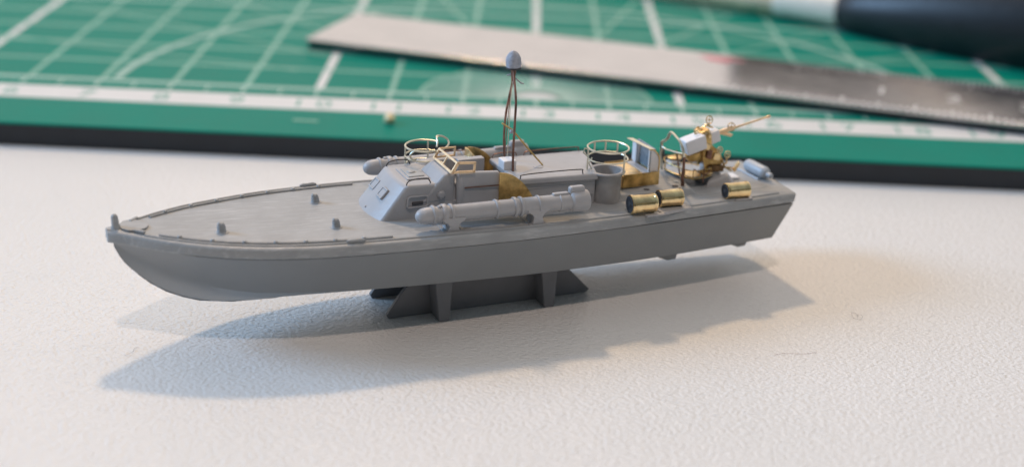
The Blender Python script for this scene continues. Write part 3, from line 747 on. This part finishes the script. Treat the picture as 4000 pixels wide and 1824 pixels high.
for i in (0, 2, 3, 4, 5, 7, 8):
    p = out_[i]; tube(bm, [p, p+Vector((0, 0, .095))], .0052, 6)
gch(finish('platform_rail', bm, TARN))
bm = B(); tube(bm, [P(5.79, .05, 1.06), P(5.77, .02, 1.2), P(5.75, 0, 1.33)], .0085, 7); gch(finish('rail_post', bm, COPPER))
bm = B(); tube(bm, [P(5.98, .20, 1.02), P(5.98, .2, 1.18)], .006, 7); tube(bm, [P(5.90, .12, 1.15), P(6.0, .2, 1.10), P(6.14, .10, 1.14)], .007, 6); gch(finish('rail_post', bm, COPPER))
# crew seats
for s, t, z, a in ((5.94, -.34, 1.115, 0), (6.06, .10, 1.085, 0)):
    bm = B(); lathe(bm, [(0, .062), (.010, .070), (.020, .068), (.028, .050)], P(s, t, z), n=20)
    for v in bm.verts: v.co.x = s+(v.co.x-s)*1.15
    gch(finish('seat', bm, BRASS))
bm = B(); box(bm, 5.84, 5.96, -.36, -.24, 1.03, 1.11); gch(finish('seat_box', bm, PALE, bevel=.012))
# pedestal
bm = B(); lathe(bm, [(0, .150), (.03, .150), (.05, .125), (.13, .105), (.16, .11), (.18, .10)], P(6.17, 0, .97), n=24); gch(finish('pedestal', bm, GREY))
def gplate(name, pts, t0, t1, m, bev=.004):
    bm = B(); slab(bm, [P(s, t0, z) for s, z in pts], P(0, t1-t0, 0)); return gch(finish(name, bm, m, bevel=bev))
for t0, t1 in ((-.085, -.072), (.072, .085)):
    gplate('side_carriage', [(6.06, 1.12), (6.24, 1.10), (6.27, 1.20), (6.21, 1.31), (6.12, 1.38), (6.10, 1.50), (6.03, 1.545), (5.985, 1.51), (5.99, 1.42), (6.03, 1.35), (6.02, 1.26)], t0, t1, TARN)
gplate('side_box', [(5.985, 1.355), (6.07, 1.33), (6.09, 1.40), (6.01, 1.43)], .084, .125, BRASS, .012)
gplate('side_box', [(6.06, 1.46), (6.10, 1.46), (6.10, 1.50), (6.06, 1.50)], .084, .10, BRASS, .010)
gplate('side_box', [(6.05, 1.25), (6.11, 1.23), (6.12, 1.33), (6.06, 1.34)], .084, .115, COPPER, .008)
gplate('side_box', [(6.13, 1.22), (6.22, 1.20), (6.23, 1.28), (6.15, 1.30)], .084, .105, BRASS, .010)
gplate('side_box', [(6.10, 1.10), (6.26, 1.09), (6.27, 1.15), (6.12, 1.17)], .084, .13, DARKB, .012)
gplate('lower_tray', [(5.84, 1.27), (6.00, 1.31), (6.03, 1.24), (5.95, 1.205), (5.88, 1.215)], -.05, .06, TARN, .01)
# white breech casings
up = P(.20, 0, .055).normalized()
ay = Vector((0, 1, 0)); az = up.cross(ay); az = az if az.z > 0 else -az
bm = B(); obox(bm, P(5.915, .045, 1.405), up, ay, az, .235, .165, .155); gch(finish('breech_casing', bm, WHITE, bevel=.016, seg=3))
bm = B(); obox(bm, P(5.985, .06, 1.492), up, ay, az, .15, .05, .035); gch(finish('breech_casing', bm, WHITE, bevel=.008))
bm = B(); obox(bm, P(6.155, .0, 1.452), up, ay, az, .135, .135, .130); gch(finish('recoil_casing', bm, WHITE, bevel=.012, seg=3))
# loader clip and top pieces
bm = B(); tube(bm, smooth_path([P(5.965, .02, 1.545), P(5.94, .02, 1.53), P(5.945, .02, 1.50), P(5.98, .02, 1.49)], 4), .012, 7); tube(bm, [P(5.96, .02, 1.54), P(6.03, .0, 1.545), P(6.08, 0, 1.575), P(6.16, 0, 1.54)], .011, 7); gch(finish('loader', bm, BRASS))
bm = B(); obox(bm, P(6.04, .02, 1.50), up, ay, az, .12, .10, .07); gch(finish('loader_box', bm, BRASS, bevel=.012))
bm = B(); tube(bm, [P(6.115, 0, 1.54), P(6.13, 0, 1.56), P(6.105, 0, 1.58), P(6.095, 0, 1.60)], .008, 7); gch(finish('sight_arm', bm, NICKEL))
# barrel
bt = lambda u: P(6.22+u*.63, 0, 1.475+u*.135)
bm = B(); tube(bm, [bt(0), bt(.12), bt(.3), bt(.34), bt(.9), bt(.93), bt(.985), bt(1.0)], [.026, .026, .021, .0125, .009, .013, .017, .012], 12); gch(finish('barrel', bm, TAN))
bm = B(); slab(bm, [P(6.24, -.02, 1.47), P(6.37, -.02, 1.43), P(6.40, -.02, 1.455), P(6.30, -.02, 1.475)], P(0, .05, 0)); gch(finish('cradle', bm, TAN, bevel=.004))
def wheel(name, c, ax, rad, m, wire=.0055):
    c = Vector(c); a = Vector(ax).normalized(); x = a.orthogonal().normalized(); y = a.cross(x)
    bm = B(); tube(bm, [c+x*rad*math.cos(2*math.pi*k/20)+y*rad*math.sin(2*math.pi*k/20) for k in range(20)], wire, 6, True)
    for k in range(2):
        d = x*math.cos(math.pi*k/2+.6)+y*math.sin(math.pi*k/2+.6); tube(bm, [c-d*rad, c+d*rad], wire*.6, 5)
    lathe(bm, [(-.008, .010), (.008, .010)], c, a, n=8)
    return gch(finish(name, bm, m))
wheel('ring_sight', P(6.11, 0, 1.628), P(.10, .95, .25), .040, TARN)
wheel('ring_sight', P(6.385, 0, 1.53), P(-.05, .95, .25), .042, TARN)
wheel('hand_wheel', P(6.19, .13, 1.335), P(.1, .95, .2), .034, TAN)
wheel('hand_wheel', P(6.295, .12, 1.275), P(.1, .95, .2), .036, BRASS)
bm = B(); tube(bm, [P(6.30, .10, 1.23), P(6.31, .09, 1.17), P(6.27, .07, 1.14)], .009, 7); gch(finish('crank', bm, BRASS))
bm = B(); tube(bm, [P(6.25, .09, 1.21), P(6.29, .1, 1.13), P(6.36, .12, 1.09)], .010, 7); tube(bm, [P(6.26, .1, 1.13), P(6.33, .1, 1.125), P(6.39, .1, 1.11)], .009, 6); gch(finish('foot_arm', bm, TARN))
bm = B(); obox(bm, P(6.415, .12, 1.13), P(.45, 0, .75), P(0, 1, 0), P(-.75, 0, .45), .11, .05, .014); gch(finish('foot_rest', bm, BRASS, bevel=.003))
bm = B(); box(bm, 6.34, 6.52, -.10, .06, .955, .985); finish('deck_plate', bm, WHITE, boat, bevel=.01)
# rounded grey locker beside the gun
bm = B(); hexa(bm, [P(6.00, .22, .95), P(6.34, .25, .95), P(6.46, .06, .95), P(6.12, .04, .95), P(6.04, .19, 1.02), P(6.28, .20, 1.075), P(6.32, .10, 1.075), P(6.12, .07, 1.03)])
finish('deck_locker', bm, GREY, boat, bevel=.025, seg=3)
bm = B(); box(bm, 6.0, 6.34, .27, .275, .957, .962); 
bm.free()
bm = B(); lathe(bm, [(0, .032), (.004, .03)], P(5.70, .13, 1.04), n=14); finish('deck_disc', bm, PALE, boat)

# ---------------- depth charges
def charge(s, t, r, L, yaw, label=None):
    z = zd(s)+r+.002
    a = P(math.cos(yaw), math.sin(yaw), 0); root = empty('depth_charge', P(s, t, z)); root.parent = boat
    if label: root['label'] = label
    def ch(o): o.parent = root; o.matrix_parent_inverse = Matrix.Translation(-Vector(P(s, t, z))); return o
    c0 = P(s, t, z)-a*L/2
    bm = B(); prof = [(0, r*.86), (.004, r*.98), (.016, r), (.028, r), (.032, r*.955), (L-.032, r*.955), (L-.028, r), (L-.008, r), (L, r*.95)]
    lathe(bm, prof, c0, a, n=32)
    up_ = Vector((0, 0, 1))
    for v in bm.verts:       # dented foil skin
        q = v.co-c0; k = noise.noise(v.co*11)
        rad = q-a*q.dot(a)
        if rad.length > r*.5: v.co += rad.normalized()*k*.006
    ch(finish('drum', bm, BRIGHT, angle=40))
    bm = B(); lathe(bm, [(0, r*.86), (.002, r*.86), (.0025, r*.70), (.0, r*.68), (.0, r*.3), (.006, r*.26), (.008, r*.05)][::-1], c0-a*.001, -a, n=28); ch(finish('end_cap', bm, HOLE))
    bm = B(); side = a.cross(up_).normalized()
    vdir = (up_*.35+P(0, 1, 0)*.94).normalized()
    p0 = P(s, t, z)+vdir*(r+.0015)
    obox(bm, p0, a, vdir.cross(a), vdir, L*.84, .010, .006); ch(finish('seam', bm, TARN))
    return root
charge(5.00, .70, .097, .27, .06, 'depth charge nearest the gun tub, with dark end face')
charge(5.36, .60, .090, .25, .06, 'middle depth charge, tucked behind the first')
charge(6.17, .54, .084, .26, .05, 'aftmost depth charge, standing apart')
for s, t in ((5.10, .80), (6.23, .60)):
    bm = B(); box(bm, s-.10, s+.10, t-.03, t+.02, zd(s)-.002, zd(s)+.014); finish('charge_chock', bm, GREY, boat, bevel=.005)
# pads under the charges
bm = B(); hexa(bm, [P(5.15, .58, .95), P(5.56, .50, .95), P(5.58, .70, .95), P(5.20, .78, .95), P(5.15, .58, .985), P(5.56, .50, .975), P(5.58, .70, .975), P(5.20, .78, .985)])
finish('charge_pad', bm, GREY, boat, bevel=.006)

# ---------------- smoke canister across the stern
a0, a1 = P(6.76, -.22, 1.02), P(6.79, .15, 1.02); d = (a1-a0).normalized(); L = (a1-a0).length
bm = B(); lathe(bm, [(0, .03), (.015, .05), (.04, .064), (.08, .068), (L-.05, .068), (L-.02, .058), (L, .035), (L+.005, .026), (L+.05, .030), (L+.07, .026), (L+.08, .012)], a0, d, n=24)
finish('smoke_canister', bm, PALE, boat)
bm = B(); tube(bm, [a0+P(-.085, -.02, -.055), a0+P(-.07, .05, -.06), a1+P(-.08, -.03, -.062)], .012, 7); finish('canister_cradle', bm, PALE, boat)

# ---------------- display stand (the boat rests on it)
stand = empty('display_stand', (BO[0]+3.6*math.cos(YAW), BO[1]+3.6*math.sin(YAW), 0), YAW)
tag(stand, 'dark grey plastic display stand under the boat hull', 'stand')
def sch(o): o.parent = stand; o.location = (-3.6, 0, 0); return o
def plate(t):
    bm = B(); slab(bm, [P(2.55, t, .0), P(4.66, t, .0), P(4.70, t, .03), P(4.44, t, .30), P(4.40, t, .40), P(2.85, t, .40), P(2.70, t, .28), P(2.53, t, .04)], P(0, -.05 if t > 0 else .05, 0))
    return sch(finish('side_rail', bm, STAND, bevel=.008))
STAND = mat('dark_grey_styrene', (.19, .193, .205), .42, var=.06, vscale=6, bump=.3, bscale=14)
plate(.28); plate(-.28)
for s in (3.04, 4.15):
    w1 = .095
    bm = B(); hexa(bm, [P(s-.055, .505, 0), P(s+.055, .505, 0), P(s+.055, -.505, 0), P(s-.055, -.505, 0), P(s-w1, .47, .47), P(s+w1, .47, .47), P(s+w1, -.47, .47), P(s-w1, -.47, .47)])
    # cradle arm: hull-shaped notch comes from the hull sitting in it
    sch(finish('cross_arm', bm, STAND, bevel=.012))
